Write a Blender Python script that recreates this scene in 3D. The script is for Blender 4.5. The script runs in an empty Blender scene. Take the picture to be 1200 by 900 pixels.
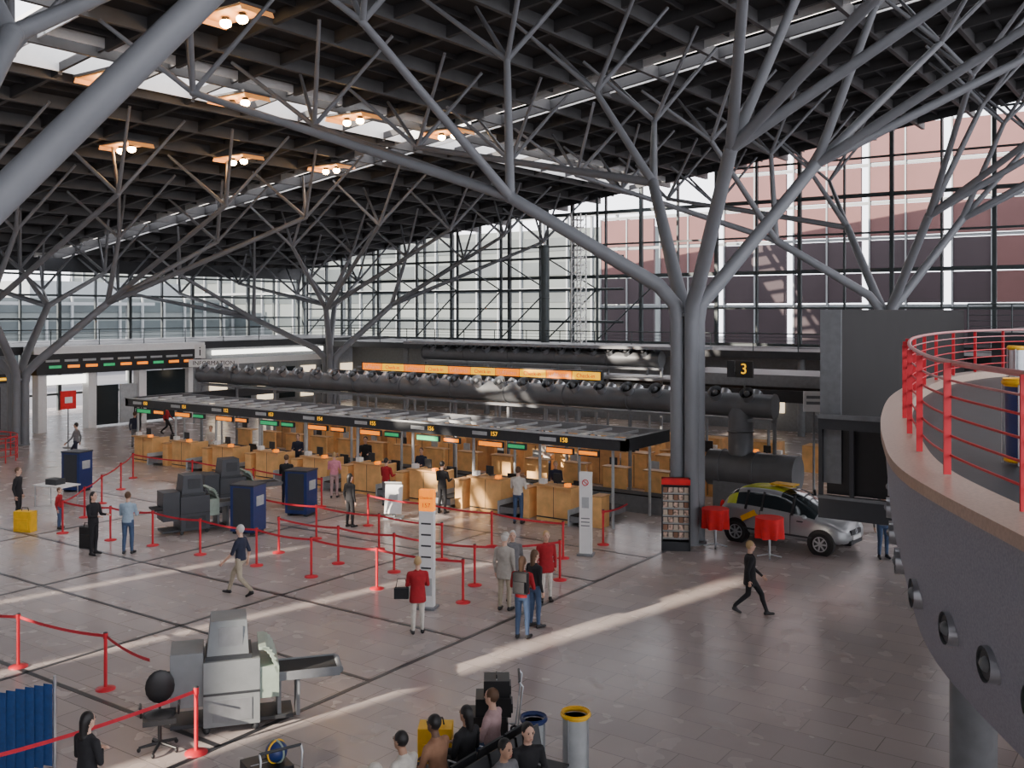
import bpy, bmesh, math, random
import numpy as np
from mathutils import Vector, Matrix
random.seed(4)
SC = bpy.context.scene
COL = SC.collection

# ------------------------------------------------------------ materials
def mat(name, col, rough=.5, metal=0., var=.10, scale=6., es=0., ecol=None, bump=0., bscale=None):
    m = bpy.data.materials.new(name); m.use_nodes = True
    nt = m.node_tree; N = nt.nodes; L = nt.links
    p = N['Principled BSDF']
    p.inputs['Roughness'].default_value = rough
    p.inputs['Metallic'].default_value = metal
    tc = N.new('ShaderNodeTexCoord'); nz = N.new('ShaderNodeTexNoise')
    nz.inputs['Scale'].default_value = scale; nz.inputs['Detail'].default_value = 3
    L.new(tc.outputs['Object'], nz.inputs['Vector'])
    cr = N.new('ShaderNodeValToRGB')
    cr.color_ramp.elements[0].position = .3; cr.color_ramp.elements[1].position = .7
    cr.color_ramp.elements[0].color = (*[c*(1-var) for c in col], 1)
    cr.color_ramp.elements[1].color = (*[min(1, c*(1+var)) for c in col], 1)
    L.new(nz.outputs['Fac'], cr.inputs['Fac']); L.new(cr.outputs['Color'], p.inputs['Base Color'])
    if es > 0:
        p.inputs['Emission Color'].default_value = (*(ecol or col), 1)
        p.inputs['Emission Strength'].default_value = es
    if bump > 0:
        n2 = N.new('ShaderNodeTexNoise'); n2.inputs['Scale'].default_value = bscale or scale*4
        L.new(tc.outputs['Object'], n2.inputs['Vector'])
        b = N.new('ShaderNodeBump'); b.inputs['Strength'].default_value = bump; b.inputs['Distance'].default_value = .02
        L.new(n2.outputs['Fac'], b.inputs['Height']); L.new(b.outputs['Normal'], p.inputs['Normal'])
    return m

M_steel = mat('tree_steel_paint', (.19, .20, .22), .5, 0, .06, 1.5)
M_roof = mat('roof_panel', (.035, .035, .037), .8, 0, .2, .5)
M_beam = mat('roof_beam', (.08, .08, .083), .6, .1, .15, 1)
M_beam2 = mat('roof_purlin', (.055, .055, .058), .6, .1, .15, 1)
M_frame = mat('window_frame', (.055, .068, .072), .5, .2, .1, 2)
M_wood = mat('maple_wood', (.85, .49, .19), .45, 0, .15, 3)
M_wood2 = mat('maple_wood_dark', (.58, .32, .13), .5, 0, .18, 3)
M_dark = mat('dark_grey', (.03, .033, .038), .5, .1)
M_black = mat('black_plastic', (.012, .012, .014), .45)
M_grey = mat('mid_grey', (.19, .20, .215), .5, .1)
M_lgrey = mat('light_grey', (.42, .44, .45), .5)
M_white = mat('white_paint', (.8, .8, .79), .5, 0, .03)
M_red = mat('red_paint', (.62, .015, .03), .45, 0, .06)
M_redc = mat('red_cloth', (.72, .015, .02), .75, 0, .1)
M_belt = mat('red_belt', (.55, .015, .035), .6)
M_duct = mat('duct_metal', (.15, .158, .17), .45, .3, .1, 2)
M_chrome = mat('nozzle_metal', (.5, .52, .55), .3, .8, .05)
M_conc = mat('granite_spandrel', (.31, .31, .36), .75, 0, .14, 50, bump=.12, bscale=90)
M_cope = mat('coping_stone', (.46, .34, .27), .35, 0, .12, 30)
M_pink = mat('pink_panel', (.135, .064, .062), .8, 0, .07, .5)
M_pink_shade = mat('pink_panel_shaded', (.045, .032, .038), .8, 0, .08, .5)  # pink panels in shadow, the shade put into the colour
M_extf = mat('exterior_frame', (.26, .28, .29), .7, 0, .05, 1)
M_ext1 = mat('exterior_cladding', (.125, .145, .145), .8, 0, .15, .15)
M_ext2 = mat('exterior_band', (.05, .065, .07), .5, 0, .2, .3)
M_orange = mat('orange_sign', (1, .24, .0), .5, es=1.3)
M_yel = mat('yellow_sign', (1, .48, .0), .5, es=1.3)
M_yellow = mat('yellow_plastic', (.9, .5, .01), .45)
M_green = mat('green_display', (.03, .45, .16), .5, es=.5)
M_blue = mat('blue_plastic', (.015, .035, .15), .4)
M_blued = mat('blue_curtain', (.02, .07, .22), .7, 0, .15, 12)
M_bulb = mat('lamp_bulb', (1, .75, .45), .5, es=60, ecol=(1, .60, .26))
M_refl_glow = mat('lamp_reflector_glow', (.8, .40, .16), .5, 0, es=.5, ecol=(1, .36, .08))  # warm spill from the bulbs, put in as orange colour and emission
M_lite = mat('light_strip', (1, .97, .88), .5, es=4)
M_warm = mat('shop_light', (1, .8, .55), .5, es=1.5)
M_silver = mat('silver_car_paint', (.34, .35, .36), .3, .35, .02)
M_glass = mat('dark_glass', (.03, .04, .045), .08, .2, .02)
M_lime = mat('lime_film', (.50, .56, .04), .25, 0, .05)
M_rub = mat('tyre_rubber', (.015, .015, .016), .8)
M_paper = mat('printed_cards', (.62, .42, .33), .6, 0, .7, 14)
M_machine = mat('machine_grey', (.19, .205, .215), .5, 0, .05)
M_mach2 = mat('machine_dark', (.04, .044, .052), .5, 0, .05)
M_blade = mat('dark_cladding', (.008, .0075, .008), .8, 0, .15, 1)
M_inlay = mat('dark_inlay', (.035, .035, .04), .3)
M_greenw = mat('greenish_shield', (.30, .37, .31), .4)

def floor_mat():
    m = bpy.data.materials.new('granite_floor'); m.use_nodes = True
    nt = m.node_tree; N = nt.nodes; L = nt.links; p = N['Principled BSDF']
    tc = N.new('ShaderNodeTexCoord')
    br = N.new('ShaderNodeTexBrick')
    br.inputs['Scale'].default_value = 1; br.inputs['Brick Width'].default_value = 1.2
    br.inputs['Row Height'].default_value = .6; br.inputs['Mortar Size'].default_value = .008
    br.inputs['Color1'].default_value = (.50, .425, .40, 1); br.inputs['Color2'].default_value = (.42, .36, .345, 1)
    br.inputs['Mortar'].default_value = (.24, .21, .20, 1)
    L.new(tc.outputs['Object'], br.inputs['Vector'])
    nz = N.new('ShaderNodeTexNoise'); nz.inputs['Scale'].default_value = .3; nz.inputs['Detail'].default_value = 5
    L.new(tc.outputs['Object'], nz.inputs['Vector'])
    mr0 = N.new('ShaderNodeMapRange'); mr0.inputs['From Min'].default_value=.3; mr0.inputs['From Max'].default_value=.7
    mr0.inputs['To Min'].default_value = .85; mr0.inputs['To Max'].default_value = 1.06
    L.new(nz.outputs['Fac'], mr0.inputs['Value'])
    mx = N.new('ShaderNodeMixRGB'); mx.blend_type = 'MULTIPLY'; mx.inputs['Fac'].default_value = 1
    L.new(br.outputs['Color'], mx.inputs[1]); L.new(mr0.outputs[0], mx.inputs[2])
    L.new(mx.outputs[0], p.inputs['Base Color'])
    n2 = N.new('ShaderNodeTexNoise'); n2.inputs['Scale'].default_value = 1.5
    L.new(tc.outputs['Object'], n2.inputs['Vector'])
    mr = N.new('ShaderNodeMapRange'); mr.inputs['To Min'].default_value = .17; mr.inputs['To Max'].default_value = .34
    L.new(n2.outputs['Fac'], mr.inputs['Value']); L.new(mr.outputs[0], p.inputs['Roughness'])
    return m
M_floor = floor_mat()

# ------------------------------------------------------------ mesh builder
class B:
    def __init__(s): s.v = []; s.f = []; s.mi = []; s.sm = []; s.m = []
    def idx(s, m):
        if m not in s.m: s.m.append(m)
        return s.m.index(m)
    def add(s, vs, fs, m, sm=False):
        o = len(s.v); s.v += [tuple(v) for v in vs]; i = s.idx(m)
        for f in fs: s.f.append(tuple(o+a for a in f)); s.mi.append(i); s.sm.append(sm)
    def bx(s, x0, x1, y0, y1, z0, z1, m):
        s.add([(x0,y0,z0),(x1,y0,z0),(x1,y1,z0),(x0,y1,z0),(x0,y0,z1),(x1,y0,z1),(x1,y1,z1),(x0,y1,z1)],
              [(3,2,1,0),(4,5,6,7),(0,1,5,4),(1,2,6,5),(2,3,7,6),(3,0,4,7)], m)
    def box(s, c, d, m, rz=0, rx=0, ry=0):
        R = Matrix.Rotation(rz,3,'Z') @ Matrix.Rotation(ry,3,'Y') @ Matrix.Rotation(rx,3,'X')
        vs = []
        for z in (-.5,.5):
            for (x,y) in ((-.5,-.5),(.5,-.5),(.5,.5),(-.5,.5)):
                vs.append(Vector(c)+R@Vector((x*d[0],y*d[1],z*d[2])))
        s.add(vs, [(3,2,1,0),(4,5,6,7),(0,1,5,4),(1,2,6,5),(2,3,7,6),(3,0,4,7)], m)
    def path(s, pts, rs, m, n=10, caps=True):
        pts = [Vector(p) for p in pts]
        if not isinstance(rs,(list,tuple)): rs = [rs]*len(pts)
        vs = []; prev = None
        for i,p in enumerate(pts):
            if i==0: t=pts[1]-p
            elif i==len(pts)-1: t=p-pts[i-1]
            else: t=(pts[i+1]-p).normalized()+(p-pts[i-1]).normalized()
            t.normalize()
            if prev is None:
                a = Vector((0,0,1)) if abs(t.z)<.9 else Vector((1,0,0))
                u = t.cross(a).normalized()
            else:
                u = (prev - t*prev.dot(t)).normalized()
            prev = u; w = t.cross(u)
            for k in range(n):
                an = 2*math.pi*k/n
                vs.append(p+(u*math.cos(an)+w*math.sin(an))*rs[i])
        fs = []
        for i in range(len(pts)-1):
            for k in range(n):
                fs.append((i*n+k, i*n+(k+1)%n, (i+1)*n+(k+1)%n, (i+1)*n+k))
        s.add(vs, fs, m, True)
        if caps:
            s.add(vs[:n], [tuple(range(n))[::-1]], m); s.add(vs[-n:], [tuple(range(n))], m)
    def tube(s, p0, p1, r0, m, r1=None, n=12): s.path([p0,p1],[r0, r0 if r1 is None else r1], m, n)
    def rings(s, rs, m, sm=True, caps=True):
        n = len(rs[0]); vs = [v for r in rs for v in r]; fs = []
        for i in range(len(rs)-1):
            for k in range(n): fs.append((i*n+k, i*n+(k+1)%n, (i+1)*n+(k+1)%n, (i+1)*n+k))
        if caps: fs.append(tuple(range(n))[::-1]); fs.append(tuple((len(rs)-1)*n+k for k in range(n)))
        s.add(vs, fs, m, sm)
    def ell(s, c, r, m, n=12, k=8, R=None):
        rs = []
        c = Vector(c)
        for j in range(k+1):
            t = math.pi*(-.5+ (j if 0<j<k else (.02 if j==0 else k-.02))/k)
            ring = []
            for i in range(n):
                a = 2*math.pi*i/n
                q = Vector((math.cos(t)*math.cos(a)*r[0], math.cos(t)*math.sin(a)*r[1], math.sin(t)*r[2]))
                if R is not None: q = R@q
                ring.append(c+q)
            rs.append(ring)
        s.rings(rs, m)
    def torus(s, c, R, r, m, axis='Z', n=20, k=8):
        vs=[]
        for i in range(n):
            a = 2*math.pi*i/n
            for j in range(k):
                b = 2*math.pi*j/k
                x=(R+r*math.cos(b))*math.cos(a); y=(R+r*math.cos(b))*math.sin(a); z=r*math.sin(b)
                q = {'Z':(x,y,z),'Y':(x,z,y),'X':(z,x,y)}[axis]
                vs.append((c[0]+q[0],c[1]+q[1],c[2]+q[2]))
        fs=[(i*k+j,((i+1)%n)*k+j,((i+1)%n)*k+(j+1)%k,i*k+(j+1)%k) for i in range(n) for j in range(k)]
        s.add(vs,fs,m,True)
    def mesh(s, name):
        me = bpy.data.meshes.new(name); me.from_pydata(s.v, [], s.f)
        for m in s.m: me.materials.append(m)
        me.polygons.foreach_set('material_index', s.mi)
        me.polygons.foreach_set('use_smooth', s.sm)
        me.update()
        bm = bmesh.new(); bm.from_mesh(me); bmesh.ops.recalc_face_normals(bm, faces=bm.faces); bm.to_mesh(me); bm.free()
        return me
    def obj(s, name, loc=(0,0,0), rz=0, bevel=0):
        o = bpy.data.objects.new(name, s.mesh(name)); COL.objects.link(o)
        o.location = loc; o.rotation_euler = (0,0,rz)
        if bevel:
            md = o.modifiers.new('bev','BEVEL'); md.width = bevel; md.segments = 2; md.limit_method='ANGLE'
        return o
def inst(src, name, loc, rz=0):
    o = bpy.data.objects.new(name, src.data); COL.objects.link(o); o.location = loc; o.rotation_euler=(0,0,rz)
    for md in src.modifiers:
        if md.type=='BEVEL':
            q=o.modifiers.new('bev','BEVEL'); q.width=md.width; q.segments=2; q.limit_method='ANGLE'
    return o
def text(body, size, loc, m, parent, rot=(math.pi/2,0,0), align='CENTER'):
    c = bpy.data.curves.new('lettering','FONT'); c.body = body; c.size = size; c.align_x = align; c.align_y='CENTER'
    c.extrude = .003; c.materials.append(m)
    o = bpy.data.objects.new('lettering', c); COL.objects.link(o); o.parent = parent
    o.location = loc; o.rotation_euler = rot
    return o

RZ = lambda s: 19.2+.138*s     # roof underside height

# ------------------------------------------------------------ floor + ground
b = B(); b.bx(-66,16,-24,62,-.3,0,M_floor); b.obj('floor')
b = B(); b.bx(-260,120,-120,260,-.6,-.32,mat('asphalt',(.14,.14,.15),.9,0,.1,.2)); b.obj('exterior_ground')
b = B()
for v in (13.3,16.1,21.4,24.3): b.bx(-34,-12.5,v-.045,v+.045,.001,.006,M_inlay)
for s in (-18.,-23.4,-28.9): b.bx(s-.045,s+.045,4,24.3,.001,.006,M_inlay)
b.bx(-12.55,-12.45,3,26,.001,.006,M_inlay)
b.bx(-40,-12.5,9.9,10.0,.001,.006,M_inlay)
b.obj('floor_inlay_strips')

# ------------------------------------------------------------ roof
b = B()
def slab(s0,s1,v0,v1,off,th,m):
    z0,z1=RZ(s0)+off,RZ(s1)+off
    b.add([(s0,v0,z0),(s1,v0,z1),(s1,v1,z1),(s0,v1,z0),(s0,v0,z0+th),(s1,v0,z1+th),(s1,v1,z1+th),(s0,v1,z0+th)],
          [(3,2,1,0),(4,5,6,7),(0,1,5,4),(1,2,6,5),(2,3,7,6),(3,0,4,7)], m)
VP = [(-24,14.8),(16.8,36.4),(38.4,61)]
SA,SB=-32.1,-29.4
for (a,c) in VP:
    slab(-66,SA,a,c,.42,.35,M_roof); slab(SB,16,a,c,.42,.35,M_roof)
b.obj('ceiling')
b = B()   # skylight kerbs, white upstands added to brighten the openings
for (a,c) in ((14.8,16.8),(36.4,38.4)):
    slab(-66,16,a-.06,a,.1,1.0,M_white); slab(-66,16,c,c+.06,.1,1.0,M_white)
for x in (SA,SB):
    z=RZ(x)
    for (a,c) in VP: b.bx(x-.03,x+.03,a,c,z+.1,z+1.1,M_white)
b.obj('skylight_bounce_kerb')
b = B()
s = -65.
while s < 16:
    z=RZ(s)
    b.bx(s-.09,s+.09,-24,61,z-.05,z+.42,M_beam); s += 2.7
v=-21.6
while v<61:
    slab(-66,SA,v-.08,v+.08,.0,.42,M_beam2); slab(SB,16,v-.08,v+.08,.0,.42,M_beam2)
    slab(SA,SB,v-.06,v+.06,.1,.3,M_beam2)
    v+=2.7
s=-66+.75
while s<16:
    z=RZ(s)
    if not(SA<s<SB):
        for (a,c) in VP: b.bx(s-.035,s+.035,a,c,z+.24,z+.42,M_beam2)
    s+=1.35
b.obj('ceiling_beam_grid')

# ------------------------------------------------------------ steel tree columns
ND={(1,1):(2.7,3.2,.40),(-1,1):(-2.7,3.1,.385),(-1,-1):(-4.2,-3.0,.295),(1,-1):(2.5,-2.8,.37)}
def tree(s0,v0,th):
    b = B(); R0=RZ(s0)
    for qs in (-1,1):
        for qv in (-1,1):
            nx,ny,f=ND[(qs,qv)]
            N = Vector((nx,ny,th+f*(R0-th)))
            b.path([(.22*qs,.22*qv,0),(.22*qs,.22*qv,th-.5),(.27*qs,.27*qv,th),(.62*qs,.62*qv,th+.55),N],
                   [.21,.21,.215,.215,.18], M_steel, 14)
            b.ell(N,(.19,.19,.19),M_steel)
            for (ts,tv) in ((4.6,2.6),(5.2,8.1),(12.6,2.7),(12.0,8.1)):
                zt = RZ(s0+ts*qs)-2.7
                if zt < N.z+1: zt = N.z+ (RZ(s0+ts*qs)-N.z)*.5
                Mn = Vector((ts*qs,tv*qv,zt))
                b.path([N,Mn],[.15,.105],M_steel,10); b.ell(Mn,(.12,.12,.12),M_steel,8,6)
                for (es,ev) in ((-2.4,-1.3),(-1.9,1.6),(2.3,-1.5),(2.7,1.3)):
                    e = Vector(((ts+es)*qs,(tv+ev)*qv, RZ(s0+(ts+es)*qs)-.04))
                    b.path([Mn,e],[.088,.06],M_steel,8)
    b.path([(0,0,0),(0,0,.05)],.55,M_grey,24)
    b.bx(-.3,.3,-.3,.3,th-.35,th-.25,M_grey)
    b.obj('tree_column',(s0,v0,0))
for (s0,th) in ((-12.47,6.9),(-49.,3.6)):
    for v0 in (5.03,26.63,48.2):
        tree(s0,v0,th)

# ------------------------------------------------------------ ceiling lamps
b=B()
b.bx(-1.1,1.1,-.65,.65,.0,.08,M_beam); b.bx(-1.0,1.0,-.55,.55,-.03,.0,M_refl_glow)
for x in (-1.05,1.05): b.box((x,0,-.08),(.04,1.2,.2),M_refl_glow,ry=.5 if x<0 else -.5)
for dx in (-.38,.38):
    b.path([(dx,0,0),(dx,0,-.14)],[.08,.16],M_dark); b.ell((dx,0,-.22),(.18,.18,.15),M_bulb)
lamp0=None
for (s,v) in ((-24.2,19.8),(-31,20),(-37.9,25.3),(-30.4,25.1),(-37.2,30.7),(-36.4,35.9),(-29.7,30.6),(-29,36.1)):
    loc=(s,v,RZ(s)-.16)
    if lamp0 is None: lamp0=b.obj('ceiling_lamp',loc)
    else: inst(lamp0,'ceiling_lamp',loc)

# ------------------------------------------------------------ gable glazing
b=B()
VG=59.6; s=-63.7
i=0
while s<=14.1:
    w=.11 if i%2==0 else .05
    b.bx(s-w,s+w,VG-.12,VG+.12,0,RZ(s)+.3,M_frame); s+=2.7; i+=1
for z in (1.1,3.3,4.6,6.9,9.1,11.3,13.5,15.7,17.9):
    smin=max(-63.7,(z-19.2)/.138)
    w=.12 if z in (4.6,9.1,13.5) else .06
    if smin<14: b.bx(smin,14,VG-.06,VG+.06,z-w,z+w,M_frame)
b.obj('window_1')
b=B()
for zz in (6.0,8.2,10.4):
    b.tube((-62,VG-1.2,zz),(-32,VG-1.2,zz),.09,M_frame,n=8)
s=-62.
while s<-31:
    top=RZ(s)-.1
    b.tube((s,VG-1.2,4.76),(s,VG-1.2,top),.10,M_frame,n=8)
    b.tube((s,VG-1.2,4.8),(s+4,VG-1.2,8.2),.05,M_frame,n=6); b.tube((s+4,VG-1.2,8.2),(s,VG-1.2,min(top,10.4)),.05,M_frame,n=6)
    s+=4
b.obj('facade_truss')
b=B(); v=-21.8; i=0
while v<59.3:
    w=.12 if i%2==0 else .05
    b.bx(-64.1,-63.9,v-w,v+w,0,10.2,M_frame); v+=2.7; i+=1
for z in (1.1,3.,4.6,6.2,7.8,9.2): b.bx(-64.06,-63.94,-21.9,59.4,z-.07,z+.07,M_frame)
b.bx(-64.3,-63.8,-21.9,59.4,9.4,10.3,M_dark)
b.obj('window_2')
b=B(); v=-24.
while v<61: b.bx(15,15.2,v-.06,v+.06,0,21.2,M_frame); v+=5.4
for z in (5.5,11,16.5): b.bx(15,15.2,-24,60,z-.08,z+.08,M_frame)
b.obj('window_3')
# unseen wall behind the camera, added with open slits to shape sun streaks
b=B(); V0=-22.2
slits=[(-30.4,-30.15,8,RZ(-30.4)-.8),(-25.4,-25.1,9,RZ(-25.4)-.8),(-19.9,-19.35,9.5,RZ(-19.5)-1.0)]
edges=[-66]+[e for sl in slits for e in sl[:2]]+[16]
for i in range(0,len(edges),2):
    a,c=edges[i],edges[i+1]
    b.add([(a,V0,0),(c,V0,0),(c,V0,RZ(c)+.6),(a,V0,RZ(a)+.6)],[(0,1,2,3)],M_white)
for (a,c,z0,z1) in slits:
    b.bx(a,c,V0-.01,V0+.01,0,z0,M_white); b.bx(a,c,V0-.01,V0+.01,z1,RZ(a)+.6,M_white)
b.obj('sun_slit_wall')

# ------------------------------------------------------------ neighbouring pink panel building
b=B(); VB=72.
rows=[(2.,6.9),(7.3,9.4),(9.6,11.7),(12.0,14.2),(14.5,16.9),(17.2,19.7)]
s=-41.5; i=0
while s<16:
    for j,(z0,z1) in enumerate(rows):
        if s<-31 and j>3: continue
        pk = j>=3 or s>-13  # sunlit rows pink, shadowed rows painted darker
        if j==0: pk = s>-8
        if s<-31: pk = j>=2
        b.bx(s,s+2.35,VB,VB+.3,z0,z1,M_pink if pk else M_pink_shade)
    b.bx(s-.12,s-.02,VB-.1,VB+.4,0,19.9 if s>=-31 else 14.3,M_extf)
    s+=2.45+ (.0 if i%2==0 else .55); i+=1
for z in (7.1,11.85,14.35,17.05): b.bx(-41.5 if z<15 else -31,16,VB+.1,VB+.25,z-.1,z+.1,M_extf)
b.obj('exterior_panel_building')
b=B()
b.bx(-150,-47,90,104,-.3,15.5,M_ext1)
for z in (1.5,4.6,7.7,10.6,13.2): b.bx(-150,-47,89.9,89.95,z,z+1.4,M_ext2)
for k in range(34): b.bx(-149+k*3,-148.8+k*3,89.6,90,-.3,17,M_extf)
b.bx(-150,-47,89.4,89.6,16.6,17.,M_extf); b.bx(-150,-47,89.4,89.6,8.9,9.2,M_extf)
b.obj('exterior_office_building')
b=B()
b.bx(-125,-105,-30,85,-.3,8.2,M_ext1)
for z in (1.2,4.4,6.6): b.bx(-105,-104.9,-30,85,z,z+1.2,M_ext2)
for k in range(39): b.bx(-104.9,-104.6,-30+k*3,-29.8+k*3,-.3,8.6,M_extf)
b.bx(-122,-108,10,30,8.2,11,M_ext1); b.bx(-122,-108,60,80,8.2,10.2,M_extf)
for k in range(6): b.bx(-90,-89.7,-10+k*14,-9.7+k*14,-.3,7.5,M_extf)
b.bx(-92,-88,-12,62,7.3,7.6,M_extf)
b.obj('exterior_terminal_building')

# ------------------------------------------------------------ galleries
def railing(b,p0,p1,z0,h,n,m,bars=4):
    p0=Vector((p0[0],p0[1],0)); p1=Vector((p1[0],p1[1],0))
    for i in range(n+1):
        p=p0.lerp(p1,i/n); b.tube((p.x,p.y,z0),(p.x,p.y,z0+h),.03,m,n=6)
    for k in range(bars+1):
        z=z0+h*(k+1)/(bars+1); b.tube((p0.x,p0.y,z),(p1.x,p1.y,z),.035 if k==bars else .015,m,n=6)
b=B(); b.bx(-53.4,-8,52,59.4,4.15,4.55,M_dark); railing(b,(-53,52.1),(-8,52.1),4.55,.95,18,M_frame,4)
b.bx(-53,-8,54.5,54.7,0,4.15,M_grey)
for i in range(13): b.bx(-50+i*3.2,-48.4+i*3.2,54.4,54.5,1.0,2.6,M_warm if i%3==0 else M_lgrey)
for i in range(6): b.tube((-46+i*7,52.6,0),(-46+i*7,52.6,4.2),.2,M_grey)
b.obj('rear_gallery')
b=B(); b.bx(-63.7,-53.5,-21.9,59,4.3,4.75,M_dark); railing(b,(-53.6,-20),(-53.6,58),4.75,.9,26,M_frame,3)
b.bx(-54.,-53.8,-21.9,29,0,4.3,M_grey); b.bx(-54.,-53.8,41,59,0,4.3,M_grey)
b.bx(-53.55,-53.45,42,51.9,3.85,4.15,M_lite); b.bx(-53.55,-53.45,42,51.9,3.2,3.6,M_white)
for i in range(8): b.bx(-53.8,-53.7,42+i*2,43.4+i*2,.6,2.8,M_glass if i%2 else M_warm)
for i in range(13):
    b.bx(-53.8,-53.7,4+i*1.9,5.4+i*1.9,.3,2.6,M_warm if i%3==1 else M_glass)
    if i%3==0: b.bx(-53.7,-53.6,4+i*1.9,7+i*1.9,2.8,3.3,M_black); b.bx(-53.6,-53.58,4.3+i*1.9,6.6+i*1.9,2.95,3.1,M_yel)
b.obj('side_gallery')
b=B(); b.bx(-7.8,14,42,59.4,5.5,5.9,M_dark); railing(b,(-7.8,42.1),(14,42.1),5.9,1.1,14,M_frame,4)
b.bx(-7.6,14,46,46.2,0,5.5,M_mach2)
b.obj('right_gallery')

# security portal
b=B()
for v in (30,33,36.3,39.8): b.bx(-53.3,-52.7,v-.25,v+.25,0,3.2,M_white)
b.bx(-53.4,-52.4,29.5,40.3,3.2,4.35,M_black)
b.bx(-53.4,-52.3,29.3,40.5,4.35,4.75,M_white)
for i in range(9): b.bx(-52.39,-52.35,30.2+i*1.1,30.9+i*1.1,3.55,3.7,M_orange if i%3 else M_green)
for i in range(9): b.bx(-52.39,-52.35,30.0+i*1.1,30.8+i*1.1,3.9,4.02,M_lgrey)
b.bx(-53,-52.9,33.3,34.8,.1,2.4,M_glass); b.bx(-53,-52.9,34.9,36,.1,2.4,M_lgrey); b.bx(-53,-52.9,30.3,32.7,2.6,3.1,M_lite)
b.bx(-53,-52.95,36.6,39.5,.1,3.1,M_glass)
b.obj('security_portal')
sg=B(); sg.bx(-1.45,1.45,-.05,.05,-.22,.22,M_white); sg.bx(-1.1,-.5,-.05,.05,.3,1.1,M_white); sg.bx(-1.2,-1.1,-.04,.04,-3.6,.3,M_grey); sg.bx(1.1,1.2,-.04,.04,-3.6,-.2,M_grey)
so=sg.obj('information_sign',(-49.0,38.6,3.6),rz=.75)
text('INFORMATION',.36,(0,-.06,0),M_black,so); text('i',.8,(-.8,-.06,.7),M_black,so)

# ------------------------------------------------------------ check-in island
def desk_mesh():
    b=B()
    b.bx(-1.2,.1,0,.08,0,1.12,M_wood); b.bx(-1.25,.15,-.12,.35,1.12,1.17,M_wood2)
    b.bx(-1.2,-1.12,.08,.9,0,1.12,M_wood); b.bx(.02,.1,.08,.9,0,1.12,M_wood)
    b.bx(-1.1,0,.35,.95,.72,.76,M_wood2)
    b.bx(-.75,-.45,.3,.34,1.22,1.5,M_dark); b.bx(-.62,-.58,.3,.4,1.17,1.25,M_dark)
    b.box((-.3,.55,.95),(.4,.05,.32),M_lgrey); b.bx(-.34,-.26,.5,.6,.76,.82,M_dark)
    b.bx(-1.1,-.9,.0,.2,1.17,1.32,M_white); b.bx(-.1,.05,-.08,.1,1.17,1.27,M_orange)
    b.bx(-1.2,.1,-.012,0,.1,.14,M_dark); b.bx(-.56,-.54,-.006,0,.14,1.1,M_dark)
    b.bx(.2,.85,-.25,2.2,.12,.32,M_grey); b.bx(.24,.81,-.27,2.2,.32,.35,M_rub)
    b.bx(.85,1.2,0,.5,0,.95,M_wood); b.bx(.83,1.22,-.03,.53,.95,.99,M_wood2)
    b.bx(.16,.2,-.3,1.2,0,.5,M_lgrey)
    b.ell((-.55,1.35,.52),(.24,.22,.05),M_dark); b.box((-.55,1.58,.85),(.42,.05,.45),M_dark)
    b.tube((-.55,1.35,.05),(-.55,1.35,.5),.03,M_dark)
    for k in range(5):
        a=k*1.256; b.tube((-.55,1.35,.08),(-.55+.27*math.cos(a),1.35+.27*math.sin(a),.04),.02,M_dark,n=6)
    return b
d0=None
for k in range(9):
    s=-38.2+2.7*k
    if d0 is None: d0=desk_mesh().obj('check_in_desk',(s,26.7,0),bevel=.008)
    else: inst(d0,'check_in_desk',(s,26.7,0))
for k in range(10):
    inst(d0,'check_in_desk',(-39+2.7*k,37.6,0),math.pi)
b=B()
for k in range(16):
    h=1.3+.25*(k%3==0); x=-38+k*1.5
    b.bx(x,x+1.1,33.6,34.2,0,h,M_wood if k%4 else M_wood2); b.bx(x-.02,x+1.12,33.55,34.25,h,h+.04,M_wood2)
    b.bx(x+.54,x+.56,33.59,33.6,.05,h-.05,M_dark)
    if k%2: b.bx(x+.2,x+.7,33.7,33.75,h+.1,h+.45,M_dark); b.bx(x+.4,x+.5,33.7,33.8,h+.04,h+.1,M_dark)
for k in range(14):
    x=-37.6+k*1.65; b.bx(x,x+.9,31.0,31.1,0,1.15,M_wood); b.bx(x-.05,x+.95,30.95,31.4,1.15,1.19,M_wood2); b.bx(x+.2,x+.5,31.1,31.14,1.24,1.5,M_lgrey if k%3 else M_dark)
b.bx(-39,-14,29.5,30.2,.0,.55,M_grey); b.bx(-39,-14,29.55,30.15,.55,.6,M_rub)
b.obj('back_office_cabinet')
b=B()
b.bx(-39.7,-14.4,26.45,26.65,2.48,2.86,M_dark); b.bx(-39.7,-14.4,26.40,26.45,2.82,2.88,M_lgrey)
b.bx(-39.7,-39.5,26.45,38.5,2.48,2.86,M_dark); b.bx(-14.6,-14.4,26.45,29.4,2.48,2.86,M_dark)
b.bx(-39.7,-14.4,37.9,38.1,2.48,2.86,M_dark)
for k in range(26):
    s=-39.5+k*1.0; b.bx(s-.02,s+.02,26.6,29.4,2.72,2.8,M_lgrey)
b.bx(-39.5,-14.5,28.0,28.05,2.7,2.8,M_lgrey); b.bx(-39.5,-14.5,29.3,29.45,2.6,2.85,M_grey)
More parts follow.
